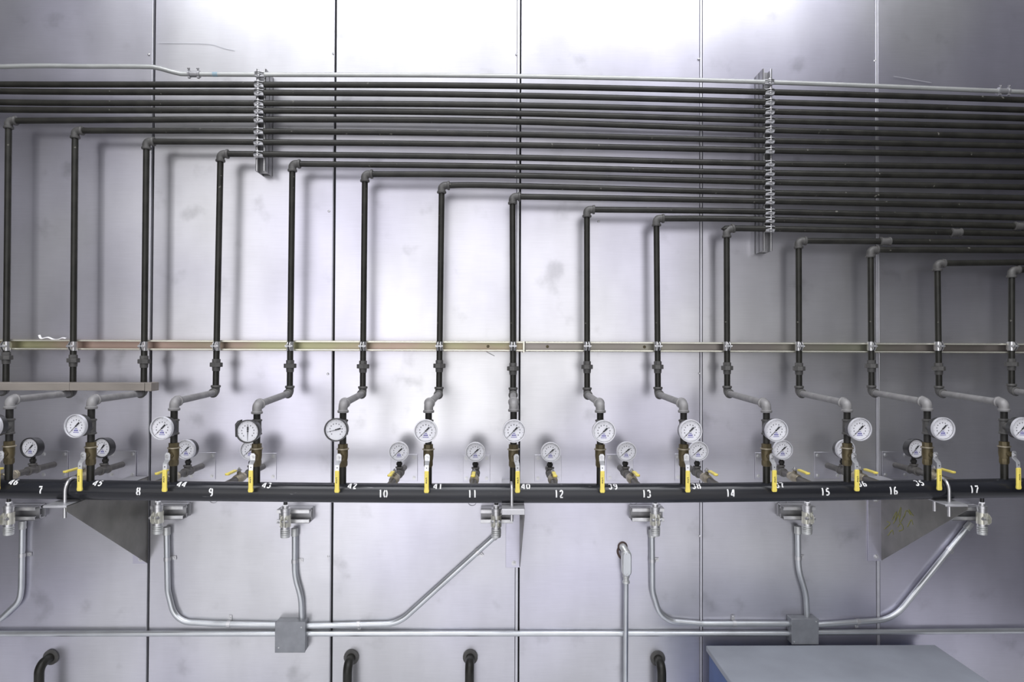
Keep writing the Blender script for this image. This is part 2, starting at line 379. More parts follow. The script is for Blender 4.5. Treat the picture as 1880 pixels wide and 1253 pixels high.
for i, (xt, yt, xs, yu, yl) in enumerate(N):
    top = P(xt, yt, H1); low = P(xs, yl, H1); top.z = top.z
    lab = 'black iron pipe run with elbow, riser and grey offset ' + where[i]
    lab = {0: 'black iron pipe riser cut off by the left edge of the picture', 14: 'black iron pipe riser cut off by the right edge, lowest elbow',
           13: 'black iron pipe run, riser second from the right edge'}.get(i, 'black iron pipe run whose riser drops to the valve '+where[i])
    t = thing('pipe_run', lab, 'pipe', low, 'stepped pipe runs with risers')
    path = pipe_path([(xt, yt)]+[(x, y) for x, y in zip(TX, YT[i]) if y is not None and x > xt+40])
    hp = smoothpath(path, 6)
    d = (hp[1]-hp[0]).normalized(); ris = (low-top).normalized()
    elbow(top, d, ris, M['fitting'], t, L=0.033)
    MB().tube([top+d*0.02]+hp[1:], RP, 14).build('horizontal_pipe', M['iron'], t, org='p')
    HPIPES.append(hp)
    pipe(top+ris*0.02, low-ris*0.02, M['iron'], t, 'riser_pipe')
    # union
    u = P(xs, yu, H1); u = top+ris*((u-top).dot(ris))
    mb = MB(); a = -ris
    mb.lathe([(0.0095,0.0155), (0.010,0.0172), (0.024,0.0172), (0.025,0.0150)], u, a, 8, phase=0.39)
    mb.lathe([(-0.0095,0.0250), (-0.0085,0.0268), (0.0085,0.0268), (0.0095,0.0250)], u, a, 8, phase=0.2)
    mb.lathe([(-0.028,0.015), (-0.026,0.0160), (-0.011,0.0170), (-0.010,0.0170)], u, a, 20)
    mb.build('union', M['fitting'], t, org='p')
    # offset towards the front
    fr = P(FX[i], FY[i], H2); dd = (fr-low).normalized()
    elbow(low, -ris, dd, M['fitting'], t, L=0.030)
    pipe(low+dd*0.02, fr-dd*0.02, M['arm'], t, 'offset_pipe', RP*1.02)
    elbow(fr, -dd, -UP, M['arm'], t, L=0.032, r=RP*1.32)
    yb = 891-10*((FX[i]-940)/940)**2
    bot = P(FX[i], yb, H2); bot.x = fr.x; bot.y = fr.y
    te = P(FX[i], 785-4*((FX[i]-940)/940)**2*0.5, H2).z
    vz = P(FX[i], 838-6*((FX[i]-940)/940)**2, H2).z
    pipe(fr-UP*0.02, Vector((fr.x, fr.y, vz+0.03)), M['nipple'], t, 'nipple', RP*0.97)
    # tee
    mb = MB(); c = Vector((fr.x, fr.y, te))
    mb.lathe([(-0.03,RP*1.1), (-0.028,RP*1.45), (-0.023,RP*1.45), (-0.021,RP*1.24), (0.021,RP*1.24), (0.023,RP*1.45), (0.028,RP*1.45), (0.03,RP*1.1)], c, (0,0,1), 20)
    mb.lathe([(0,RP*1.1), (0.028,RP*1.1), (0.029,RP*1.3), (0.034,RP*1.3)], c, OUT, 18)
    mb.build('tee', M['fitting'], t, org='p', smooth=40)
    pipe(Vector((fr.x, fr.y, vz-0.03)), bot-UP*0.012, M['iron'], t, 'lower_pipe', RP*1.03)
    frontcols.append((fr.x, fr.y, te, vz, i))
# straight-through pipes above the stepped ones
TH = [((-60,154.5),(5,155),(478,155.6),(920,158),(1380,168.4),(1876,183.7)), ((-60,166),(5,167.7),(478,170.2),(920,175),(1380,186.8),(1876,202)),
      ((-60,186),(5,188),(478,189.9),(920,193),(1380,204),(1876,217.7)), ((-60,200),(5,201.6),(478,203.4),(920,208),(1380,220.8),(1876,234))]
ordw = ['topmost', 'second', 'third', 'fourth']
for k, pts in enumerate(TH):
    W = pipe_path(pts); W[0] = ext(W[1], W[0], XL+0.02); hp = smoothpath(W, 6)
    t = thing('long_pipe', ordw[k]+' of the four black pipes running straight across the whole wall', 'pipe', hp[0], 'straight pipes across the wall')
    MB().tube(hp, RP, 14).build('pipe', M['iron'], t, org='p')
    if k == 1: pass
    HPIPES.insert(k, hp)
# couplings on horizontals
for px, idx, name in ((1625, 15, 'coupling'), (1755, 14, 'coupling'), (1871, 13, 'coupling')):
    hp = HPIPES[idx]; c = at_x(hp, P(px, 430, H1).x)
    par = [o for o in C.objects if o.name.startswith('pipe_run') and not o.parent][idx-4]
    mb = MB(); mb.lathe([(-0.024,RP*1.1), (-0.022,RP*1.5), (-0.016,RP*1.5), (-0.014,RP*1.27), (0.014,RP*1.27), (0.016,RP*1.5), (0.022,RP*1.5), (0.024,RP*1.1)], c, HZ, 18)
    mb.build(name, M['fitting'], par, org='p')
# top conduit
W = [P(x, y, H1-0.003) for x, y in [(-60,125), (5,122.5), (150,122), (262,122.5), (290,125), (325,134), (350,136), (478,137), (920,139.5), (1380,150), (1876,169)]]
W = [ext(W[1], W[0], XL+0.02)]+W[1:]+[ext(W[-2], W[-1], XR-0.02)]
t = thing('conduit', 'pale grey conduit above all the pipes, stepping down near the left', 'conduit', W[0])
cp = smoothpath(W, 7); MB().tube(cp, 0.0102, 14).build('tube', M['topconduit'], t, org='p'); TOPC = cp
for px, pyy in ((356,136), (1843,168)):
    c = at_x(cp, P(px, pyy, H1).x); mb = MB()
    mb.lathe([(-0.026,0.0125), (-0.025,0.0165), (-0.018,0.0165), (-0.016,0.0135), (0.016,0.0135), (0.018,0.0165), (0.025,0.0165), (0.026,0.0125)], c, HZ, 12)
    for sx in (-0.02, 0.02):
        mb.lathe([(0,0.004), (0.02,0.004), (0.021,0.006), (0.026,0.006)], c+Vector((sx,0,0)), (0,-0.5,1), 8)
        mb.box(c+Vector((sx,-0.004,-0.017)), (0.009,0.012,0.006))
    mb.build('compression_coupling', M['strut'], t, org='p')
c = at_x(cp, P(395, 136, H1).x); MB().lathe([(-0.011,0.0105), (0.011,0.0105)], c, HZ, 14).build('tape_band', M['tape'], t, org='p')

# ------------------------------------------------------------------ vertical rails carrying the bundle
def channel(x0, x1, w_, d, axis, c, m, mlip, parent, y0=0.0, back=0.003, holes=None, lipw=0.007):
    """open channel, mouth to the room; runs along axis from x0 to x1; y from -y0 to -(y0+d)"""
    L = x1-x0; mid = (x0+x1)/2
    def bx(mb, o, dd):
        mb.box((mid, o[1], c+o[0]) if axis == 'X' else (c+o[0], o[1], mid), (L, dd[1], dd[0]) if axis == 'X' else (dd[0], dd[1], L))
    mb = MB(); bx(mb, (0, -(y0+back/2)), (w_, back))
    for s in (-1, 1):
        bx(mb, (s*(w_/2-0.0015), -(y0+d/2)), (0.003, d))
    mb.build('web', m, parent, org='p')
    mb = MB()
    for s in (-1, 1):
        bx(mb, (s*(w_/2-lipw/2), -(y0+d-0.0015)), (lipw, 0.003)); bx(mb, (s*(w_/2-lipw+0.001), -(y0+d-0.006)), (0.002, 0.009))
    mb.build('lip', mlip, parent, org='p', bevel=0.0006)
RD = H1-RP-0.003
for (px0, y0, y1, XS, lab) in ((478, 126, 314, XS1, 'short vertical strut rail clamping nine pipes left of centre'), (1408, 126, 461, XS2, 'tall vertical strut rail clamping sixteen pipes right of centre')):
    zt = P(px0, y0, RD).z; zb = P(px0, y1, RD).z
    t = thing('strut_rail', lab, 'rail', (XS, 0, zb))
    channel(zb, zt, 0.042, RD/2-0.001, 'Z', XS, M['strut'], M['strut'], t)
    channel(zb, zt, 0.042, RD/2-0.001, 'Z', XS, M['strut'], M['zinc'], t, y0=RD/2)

# pipe clamp prototype: pipe along local Z, ears towards -Y
def arc_band(mb, r0, r1, z0, z1, a0, a1, n=10):
    vs = []; 
    for k in range(n+1):
        a = a0+(a1-a0)*k/n; cs, sn = math.cos(a), math.sin(a)
        for r in (r0, r1):
            for z in (z0, z1): vs.append((r*cs, r*sn, z))
    fs = []
    for k in range(n):
        a = k*4; b = a+4
        fs += [(a, b, b+1, a+1), (a+2, a+3, b+3, b+2), (a, a+2, b+2, b), (a+1, b+1, b+3, a+3)]
    fs += [(0,1,3,2), (n*4, n*4+2, n*4+3, n*4+1)]; mb.add(vs, fs)
def clamp_proto(r, w_=0.040):
    t = thing('pipe_clamp', 'zinc pipe clamp', 'clamp', (0,0,0), 'zinc pipe clamps')
    for s in (-1, 1):
        mb = MB(); th = 0.0022
        a0 = -PI/2+0.28; a1 = PI/2-0.25
        if s < 0: a0, a1 = PI-a0, PI-a1
        arc_band(mb, r+0.0004, r+th, -w_/2, w_/2, a0, a1, 12)
        # ear forward, rounded tip
        ex = s*(r*math.sin(0.28)+0.001)
        pol = [(-r*0.93, -w_/2), (-r-0.006, -w_/2), (-r-0.016, -w_/4), (-r-0.018, 0), (-r-0.016, w_/4), (-r-0.006, w_/2), (-r*0.93, w_/2)]
        mb.prism(pol, ex-th/2, ex+th/2, 'YZ')
        mb.box((s*0.004, r+0.006, 0), (0.0025, 0.012, w_*0.8))
        mb.build('clamp_half', M['zinc'], t, smooth=40)
    mb = MB(); y = -r-0.009
    mb.lathe([(-0.017,0.003), (0.016,0.003)], (0,y,0), (1,0,0), 8)
    mb.lathe([(-0.013,0.0065), (-0.008,0.0065)], (0,y,0), (1,0,0), 6)
    mb.lathe([(0.006,0.0062), (0.011,0.0062)], (0,y,0), (1,0,0), 6)
    mb.build('bolt', M['zinc'], t)
    return t
cl = clamp_proto(RP+0.0002); cl2 = clamp_proto(0.0104)
for i, (xt, yt, xs, yu, yl) in enumerate(N):
    top = P(xt, yt, H1); low = P(xs, yl, H1); ris = (low-top).normalized()
    c = P(xs, 636, H1); c = top+ris*((c-top).dot(ris))
    s = PI if i < 7 else 0
    place(cl, c, 'zinc clamp holding the riser to the long rail, riser '+where[i], 'riser clamps on the long rail', (s*0, 0, s*0) if i >= 7 else (PI, 0, PI) if False else (0, 0.0, 0))
rowname = ['topmost', 'second', 'third', 'fourth', 'fifth', 'sixth', 'seventh', 'eighth', 'ninth', 'tenth', 'eleventh', 'twelfth', 'thirteenth', 'fourteenth', 'fifteenth', 'sixteenth']
for XS, lab in ((XS1, 'left'), (XS2, 'right')):
    k = 0
    cs = [(at_x(TOPC, XS), cl2)]+[(at_x(h, XS), cl) for h in HPIPES if at_x(h, XS) is not None]
    cs.sort(key=lambda q: -q[0].z)
    for c, pr in cs:
        place(pr, c, '%s zinc clamp from the top on the %s vertical rail' % (rowname[k], lab), 'bundle clamps on the %s rail' % lab, (0, -PI/2, 0)); k += 1

# ------------------------------------------------------------------ long horizontal rail
for (xa, xb, name, m, lab) in ((-99, 962, 'l', 'gold', 'gold-tinted long horizontal strut rail, left half of the wall'), (965, 1990, 'r', 'olive', 'olive-grey long horizontal strut rail, right half of the wall')):
    A = P(xa, 636, RD); B = P(xb, 636, RD)
    if xa < 0: A.x = XL+0.02
    if xb > 1900: B.x = XR-0.02
    zc = P(940, 636.5, RD).z
    t = thing('strut_rail', lab, 'rail', (A.x, 0, zc), 'long horizontal rail halves')
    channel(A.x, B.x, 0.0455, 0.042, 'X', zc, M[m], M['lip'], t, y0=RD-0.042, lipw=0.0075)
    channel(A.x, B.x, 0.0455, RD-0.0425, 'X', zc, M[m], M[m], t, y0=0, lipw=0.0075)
    for px in ((896,) if xa < 0 else (1005, 1183)):
        p = P(px, 636, RD-0.04); mb = MB(); mb.lathe([(0,0.0068), (0.002,0.0068), (0.0025,0.004)], (p.x, -(RD-0.039), zc), OUT, 14); mb.build('bolt_hole', M['brass'], t, org='p')
    # tilt a little with the photograph
    if xa >= 0:
        p = P(962.5, 636, RD+0.004); mb = MB(); mb.box((p.x-0.002, -RD/2-0.002, zc-0.002), (0.0085, RD+0.002, 0.050)); mb.build('end_plate', M['lip'], t, org='p', bevel=0.001)
    RAILZ = zc

# piece of film lying on the rail
p = [P(x, y, RD-0.02) for x, y in [(72,616), (76,622), (88,620), (98,624), (106,624), (114,621), (121,622)]]
mb = MB(); ribbon(mb, smoothpath(p, 5), 0.009, Vector((0,-0.5,1)).normalized(), 0.0015)
o = mb.build('plastic_scrap', M['plastic'], None, org=p[0]); o.location = p[0]
tag(o, 'crumpled white plastic scrap lying on the long rail, far left', 'scrap')

# ------------------------------------------------------------------ tray-like angle bar at left
a = P(-60, 712, 0.20); b = P(277, 711, 0.20)
t = thing('angle_bar', 'weathered grey-brown angle bar crossing the leftmost risers', 'bar', (XL+0.02, 0, b.z))
def bar(x0, x1, nm, m):
    return MB().box(((x0+x1)/2, -0.168, b.z), (x1-x0, 0.062, 0.034)).build(nm, m, t, org='p', bevel=0.002)
xm = P(131, 712, 0.2).x
def angle(x0, x1, nm):
    mb = MB(); mb.box(((x0+x1)/2, -0.197, b.z), (x1-x0, 0.004, 0.032)); mb.box(((x0+x1)/2, -0.165, b.z+0.015), (x1-x0, 0.066, 0.004))
    return mb.build(nm, M['tray'], t, org='p', bevel=0.001)
angle(XL+0.02, xm-0.01, 'bar_length'); angle(xm-0.009, b.x-0.028, 'bar_length')
MB().box((b.x-0.013, -0.166, b.z), (0.028, 0.068, 0.037)).build('end_cap', M['tray'], t, org='p', bevel=0.003)

# ------------------------------------------------------------------ header pipe with stencilled numbers
RH = 0.0372
hc = [P(x, y, H2) for x, y in [(-40,897), (470,903.5), (940,906), (1410,903.5), (1920,895)]]
HZc = [p for p in hc]
HL = [ext(hc[1], hc[0], XL+0.02)]+hc[1:-1]+[ext(hc[-2], hc[-1], XR-0.02)]
hdr_path = smoothpath(HL, 10)
hdr = thing('header_pipe', 'thick glossy black header pipe with white stencilled numbers', 'pipe', HL[0])
MB().tube(hdr_path, RH, 40).build('pipe', M['header'], hdr, org='p', smooth=60)
def hdr_c(x): return at_x(hdr_path, x)
def arcp(cx, cy, rx, ry, a0, a1, n=8):
    return [(cx+rx*math.cos(math.radians(a0+(a1-a0)*k/n)), cy+ry*math.sin(math.radians(a0+(a1-a0)*k/n))) for k in range(n+1)]
DG = {
 '0': [arcp(0.30,0.5,0.22,0.42,102,258,10), arcp(0.34,0.5,0.22,0.42,78,-78,10)],
 '1': [[(0.22,0.86),(0.32,0.94),(0.34,0.5),(0.34,0.06)]],
 '2': [arcp(0.31,0.70,0.21,0.22,165,20,7)+[(0.47,0.58),(0.30,0.36),(0.14,0.16)], [(0.12,0.07),(0.56,0.07)]],
 '3': [arcp(0.27,0.72,0.20,0.20,150,-45,8), arcp(0.27,0.28,0.23,0.22,52,-150,9)],
 '4': [[(0.36,0.92),(0.22,0.62),(0.06,0.36),(0.06,0.28),(0.32,0.28)], [(0.45,0.95),(0.45,0.06)]],
 '5': [[(0.52,0.90),(0.20,0.90)], [(0.15,0.84),(0.14,0.55)]+arcp(0.30,0.32,0.22,0.24,100,-140,9)],
 '6': [arcp(0.36,0.5,0.26,0.42,80,180,6)+[(0.10,0.40)]+arcp(0.30,0.28,0.20,0.21,180,265,5), arcp(0.33,0.28,0.19,0.21,-75,120,7)],
 '7': [[(0.06,0.90),(0.56,0.90)], [(0.52,0.76),(0.36,0.50),(0.30,0.28),(0.30,0.06)]],
 '8': [arcp(0.28,0.72,0.17,0.20,105,240,6)+arcp(0.28,0.28,0.21,0.22,125,258,6), arcp(0.34,0.72,0.17,0.20,75,-60,6)+arcp(0.34,0.28,0.21,0.22,55,-78,6)],
 '9': [arcp(0.30,0.70,0.20,0.22,80,300,8), arcp(0.34,0.70,0.20,0.22,70,0,4)+[(0.54,0.5)]+arcp(0.32,0.34,0.22,0.28,0,-110,6)],
}
def stencil(s, px, phi_deg, hgt, lab=None, wscale=0.62, blur=0.0, py=905):
    xc = P(px, py, H2+RH*math.cos(math.radians(phi_deg))).x
    mb = MB(); adv = hgt*wscale; tot = adv*len(s); ph0 = math.radians(phi_deg)
    wd = 0.17*hgt
    for k, ch in enumerate(s):
        x0 = -tot/2+k*adv
        for st in DG[ch]:
            pts = [(x0+u*adv*1.25, (v-0.5)*hgt) for u, v in st]
            # resample
            q = [pts[0]]
            for a_, b_ in zip(pts, pts[1:]):
                L = math.dist(a_, b_); n = max(1, int(L/0.004))
                q += [(a_[0]+(b_[0]-a_[0])*j/n, a_[1]+(b_[1]-a_[1])*j/n) for j in range(1, n+1)]
            base = len(mb.v); R_ = RH+0.0005
            vs = []
            for j, pt in enumerate(q):
                a_ = q[max(j-1, 0)]; b_ = q[min(j+1, len(q)-1)]; tx, ty = b_[0]-a_[0], b_[1]-a_[1]; l = math.hypot(tx, ty) or 1
                nx, ny = -ty/l*wd/2, tx/l*wd/2
                for sg in (-1, 0, 1):
                    x, y = pt[0]+nx*sg, pt[1]+ny*sg; ph = ph0+y/R_; c = hdr_c(xc+x)
                    vs.append((xc+x, c.y-R_*math.cos(ph), c.z+R_*math.sin(ph)))
            fs = []
            for j in range(len(q)-1):
                a_ = j*3; fs += [(a_, a_+1, a_+4, a_+3), (a_+1, a_+2, a_+5, a_+4)]
            mb.add(vs, fs)
    o = mb.build('stencilled_number', M['paint'], hdr, org='p'); o['label'] = lab or ('white stencilled number %s' % s)
    return o
for s, px, py in (('7',75,901), ('8',255,903), ('9',388,905), ('10',704,908), ('11',868,908), ('12',1027,909), ('13',1188,908), ('14',1342,906), ('15',1516,903), ('16',1641,901), ('17',1790,897)):
    stencil(s, px, 7, 0.031, py=py)
for s, px in (('46',27), ('45',181), ('44',335), ('43',491), ('42',648), ('41',805), ('40',966), ('39',1126), ('38',1279), ('37',1432), ('36',1583), ('35',1688)):
    stencil(s, px, 56, 0.030, py=887)

# ------------------------------------------------------------------ gusset brackets with U-bolts
def bracket(pxg, ylow, lab, ubolt_dx, tip=0.585):
    xg = P(pxg, 960, 0.0).x; c = hdr_c(xg); zt = c.z-RH-0.004; zb = P(pxg, ylow, 0).z
    t = thing('gusset_bracket', lab, 'bracket', (xg, 0, zt), 'brackets under the header pipe')
    MB().prism([(0, zt), (-tip, zt), (-tip, zt-0.02), (-0.0, zb)], xg-0.003, xg, 'YZ').build('gusset_plate', M['gusset'], t, org='p')
    MB().box((xg-0.043, -tip/2, zt-0.0015), (0.086, tip, 0.004)).build('top_flange', M['plate'], t, org='p', bevel=0.0008)
    mbk = MB(); mbk.box((xg-0.033, -0.0025, (zt+zb)/2), (0.064, 0.005, zt-zb)); mbk.build('wall_flange', M['wall'], t, org='p', bevel=0.0008)
    lh = 0.020 if abs(xg) < 0.3 else 0.007
    MB().box((xg-0.043, -tip-0.0005, zt-0.001-lh/2), (0.086, 0.004, lh)).build('front_lip', M['plate'], t, org='p', bevel=0.0015)
    for zz in (zt-(zt-zb)*0.28, zb+0.02):
        mb = MB(); q = Vector((xg-0.028, -0.005, zz)); mb.lathe([(0,0.011), (0.002,0.011)], q, OUT, 16); mb.lathe([(0.002,0.008), (0.007,0.008)], q, OUT, 6); mb.lathe([(0.007,0.0045), (0.015,0.0045)], q, OUT, 10)
        mb.build('bolt', M['zinc'], t, org='p')
    # U-bolt
    xu = xg+ubolt_dx; cu = hdr_c(xu); r = RH+0.0065
    pts = [Vector((xu, cu.y-r, zt-0.055)), Vector((xu, cu.y-r, cu.z))]
    pts += [Vector((xu, cu.y-r*math.cos(a_), cu.z+r*math.sin(a_))) for a_ in [PI*k/16 for k in range(1, 16)]]
    pts += [Vector((xu, cu.y+r, cu.z)), Vector((xu, cu.y+r, zt-0.055))]
    u = thing('u_bolt', lab.split(',')[0].replace('sheet steel gusset bracket', 'bent steel U-bolt over the header pipe on the bracket'), 'bolt', (xu, cu.y, zt), 'U-bolts over the header pipe')
    MB().tube(pts, 0.0062, 12).build('rod', M['zinc'], u, org='p', smooth=60)
    for sy in (-r, r):
        MB().lathe([(0,0.0105), (0.008,0.0105)], (xu, cu.y+sy, zt-0.014), (0,0,1), 6).build('nut', M['zinc'], u, org='p')
    return t
bracket(272, 1035, 'sheet steel gusset bracket between numbers seven and eight, seen from its right side', -0.033)
bracket(955, 1042, 'sheet steel gusset bracket at the centre joint, seen edge on', -0.048)
tR = bracket(1618, 1030, 'sheet steel gusset bracket under number sixteen, with yellow scrawl', -0.043)
# yellow crayon marks on the right gusset (left face)
xg = P(1618, 960, 0).x-0.0035
def gpt(px, py):   # intersect with plane x=xg
    d = MC @ Vector(((px-940)/F, -(py-626.5)/F, -1)); o = Vector((0,-D,EZ)); return o+d*((xg-o.x)/d.x)
mb = MB()
for st in ([(1640,962),(1650,946),(1652,960),(1662,944)], [(1666,968),(1673,955),(1676,964)], [(1630,984),(1638,974),(1640,982)], [(1638,955),(1646,940),(1644,956),(1654,932),(1652,952)], [(1660,950),(1664,938),(1672,946),(1668,936),(1677,948)], [(1648,968),(1654,962),(1658,972),(1650,976)], [(1624,972),(1634,962),(1628,958)]):
    pp = smoothpath([gpt(*q) for q in st], 4); ribbon(mb, pp, 0.0035, Vector((-1,0,0)), 0.0006)
o = mb.build('crayon_scrawl', M['scrawl'], tR, org='p'); o['label'] = 'illegible yellow crayon scrawl'

# ------------------------------------------------------------------ gauges
RG = 0.0435
def gauge_proto(rim, bottom, needle_deg, black_dial=False):
    t = thing('pressure_gauge', 'gauge', 'gauge', (0,0,0))
    m = M['case'] if rim == 'black' else M['whiterim']
    mb = MB(); mb.lathe([(-0.046,0.016), (-0.044,RG*0.80), (-0.038,RG*0.93), (-0.014,RG*0.95), (-0.012,RG*0.95)], (0,0,0), OUT, 36); mb.build('case', M['case'], t, smooth=40)
    mb = MB(); mb.lathe([(-0.013,RG*0.93), (-0.012,RG*0.99), (-0.002,RG*1.0), (0.001,RG*0.98), (0.001,RG*0.92), (-0.006,RG*0.90)], (0,0,0), OUT, 40, caps=False); mb.build('bezel', m, t, smooth=40)
    di = MB().lathe([(-0.010,RG*0.93), (-0.0075,RG*0.93)], (0,0,0), OUT, 36).build('dial', M['dial'], t)
    def ang(a_): a_ = math.radians(a_); return Vector((math.cos(a_), 0, math.sin(a_)))
    mb = MB(); y = -0.0077-0.0003+0.0155*0
    yy = Vector((0, 0.0073-0.0155*0, 0))
    base = Vector((0, 0.0071, 0))     # just in front of the dial face
    for k in range(41):
        a_ = 225-k*270/40; big = k % 5 == 0; r0 = RG*(0.74 if big else 0.80); r1 = RG*0.84; dr = ang(a_); sd = Vector((-dr.z, 0, dr.x))*(0.0006 if big else 0.0003)
        mb.add([base+dr*r0-sd, base+dr*r0+sd, base+dr*r1+sd, base+dr*r1-sd], [(0,1,2,3)])
    for k in range(0, 11):
        a_ = 225-k*27; dr = ang(a_); q = base+dr*RG*0.52; mb.add([q+Vector((-.0019,0,-.0023)), q+Vector((.0019,0,-.0023)), q+Vector((.0019,0,.0023)), q+Vector((-.0019,0,.0023))], [(0,1,2,3)])
    mb.build('dial_markings', M['tick'], di)
    mb = MB()
    for (z, wd, hh) in ((-0.0095,0.010,0.0030), (-0.0165,0.017,0.0055), (-0.0235,0.022,0.0028)):
        n = 5
        for j in range(n):
            x = -wd/2+wd*(j+0.5)/n; q = base+Vector((x,0,z)); mb.add([q+Vector((-wd/n*.38,0,-hh/2)), q+Vector((wd/n*.38,0,-hh/2)), q+Vector((wd/n*.38,0,hh/2)), q+Vector((-wd/n*.38,0,hh/2))], [(0,1,2,3)])
    if not black_dial: mb.build('blue_print', M['blue'], di)
    mb = MB(); d = ang(needle_deg); sd = Vector((-d.z, 0, d.x)); b0 = Vector((0, 0.0055, 0))
    def quad(a_, b_, wa, wb):
        th = Vector((0,-0.0006,0)); vs = [a_-sd*wa, a_+sd*wa, b_+sd*wb, b_-sd*wb]; mb.add(vs+[v+th for v in vs], [(0,1,2,3), (4,7,6,5), (0,4,5,1), (1,5,6,2), (2,6,7,3), (3,7,4,0)])
    quad(b0-d*RG*0.02, b0+d*RG*0.80, 0.0012, 0.0004); quad(b0-d*RG*0.42, b0-d*RG*0.1, 0.0030, 0.0030); quad(b0-d*RG*0.12, b0, 0.0014, 0.0014)
    mb.lathe([(-0.001,0.0030), (0.0012,0.0030)], b0, OUT, 14); mb.build('needle', M['ink'], t)
    MB().lathe([(-0.0042,RG*0.905), (-0.0034,RG*0.905)], (0,0,0), OUT, 36).build('lens', M['glass'], t)
    MB().lathe([(0.0,RG*0.885), (0.0006,RG*0.885), (0.0006,RG*0.93), (0.0,RG*0.93)], (0,0.0066,0), OUT, 36, caps=False).build('inner_ring', M['case'], t)
    mb = MB()
    if bottom:
        mb.lathe([(0.038,0.009), (0.050,0.009), (0.051,0.013), (0.062,0.013), (0.063,0.010), (0.076,0.010)], (0,0.024,0), (0,0,-1), 8)
    else:
        mb.lathe([(0.044,0.009), (0.052,0.009), (0.053,0.012), (0.063,0.012), (0.064,0.009), (0.075,0.009)], (0,0,0), (0,1,0), 8)
    mb.build('stem', M['brass'] if not bottom else M['nipple'], t)
    return t
G_main = gauge_proto('white', False, 225); G_left = gauge_proto('black', False, 197, True); G_down = gauge_proto('black', False, 268, True)
G_low = gauge_proto('white', True, 222); G_lowb = gauge_proto('black', True, 228)
for (x, y, te, vz, i) in frontcols:
    if i in (0, 14): continue
    pr = G_left if i == 5 else G_down if i == 4 else G_main
    yf = {1:783, 2:783, 3:787, 4:793, 5:790, 6:792, 7:792, 8:793, 9:792, 10:791, 11:789, 12:788, 13:788}[i]
    z = P(FX[i], yf, 0.60).z
    desc = {4: 'black-rimmed gauge with a flattened left side, needle straight down, above number forty-three',
            5: 'black-rimmed gauge, needle pointing left, in front of the riser pipe above number forty-two'}.get(i, 'large pale-rimmed pressure gauge on the upright pipe '+where[i])
    g = place(pr, (x-0.004*(i in (5,)) , -0.60, z), desc, 'large gauges on the upright pipes', (random.uniform(-.03,.03), random.uniform(-.03,.03), {1:-.10,2:-.12,3:-.1,4:-.02}.get(i, random.uniform(-.02,.05))))
    if i == 4:
        # dented cover leaf along the left of the case
        mb = MB(); pts = []
        mb.prism([(-RG*0.99,-RG*0.42), (-RG*0.88,-RG*0.45), (-RG*0.86,RG*0.50), (-RG*0.50,RG*0.86), (-RG*0.46,RG*1.03), (-RG*0.78,RG*0.92), (-RG*1.0,RG*0.64)], -0.004, 0.012, 'XZ')
        mb.build('dented_rim', M['case'], g, bevel=0.002)

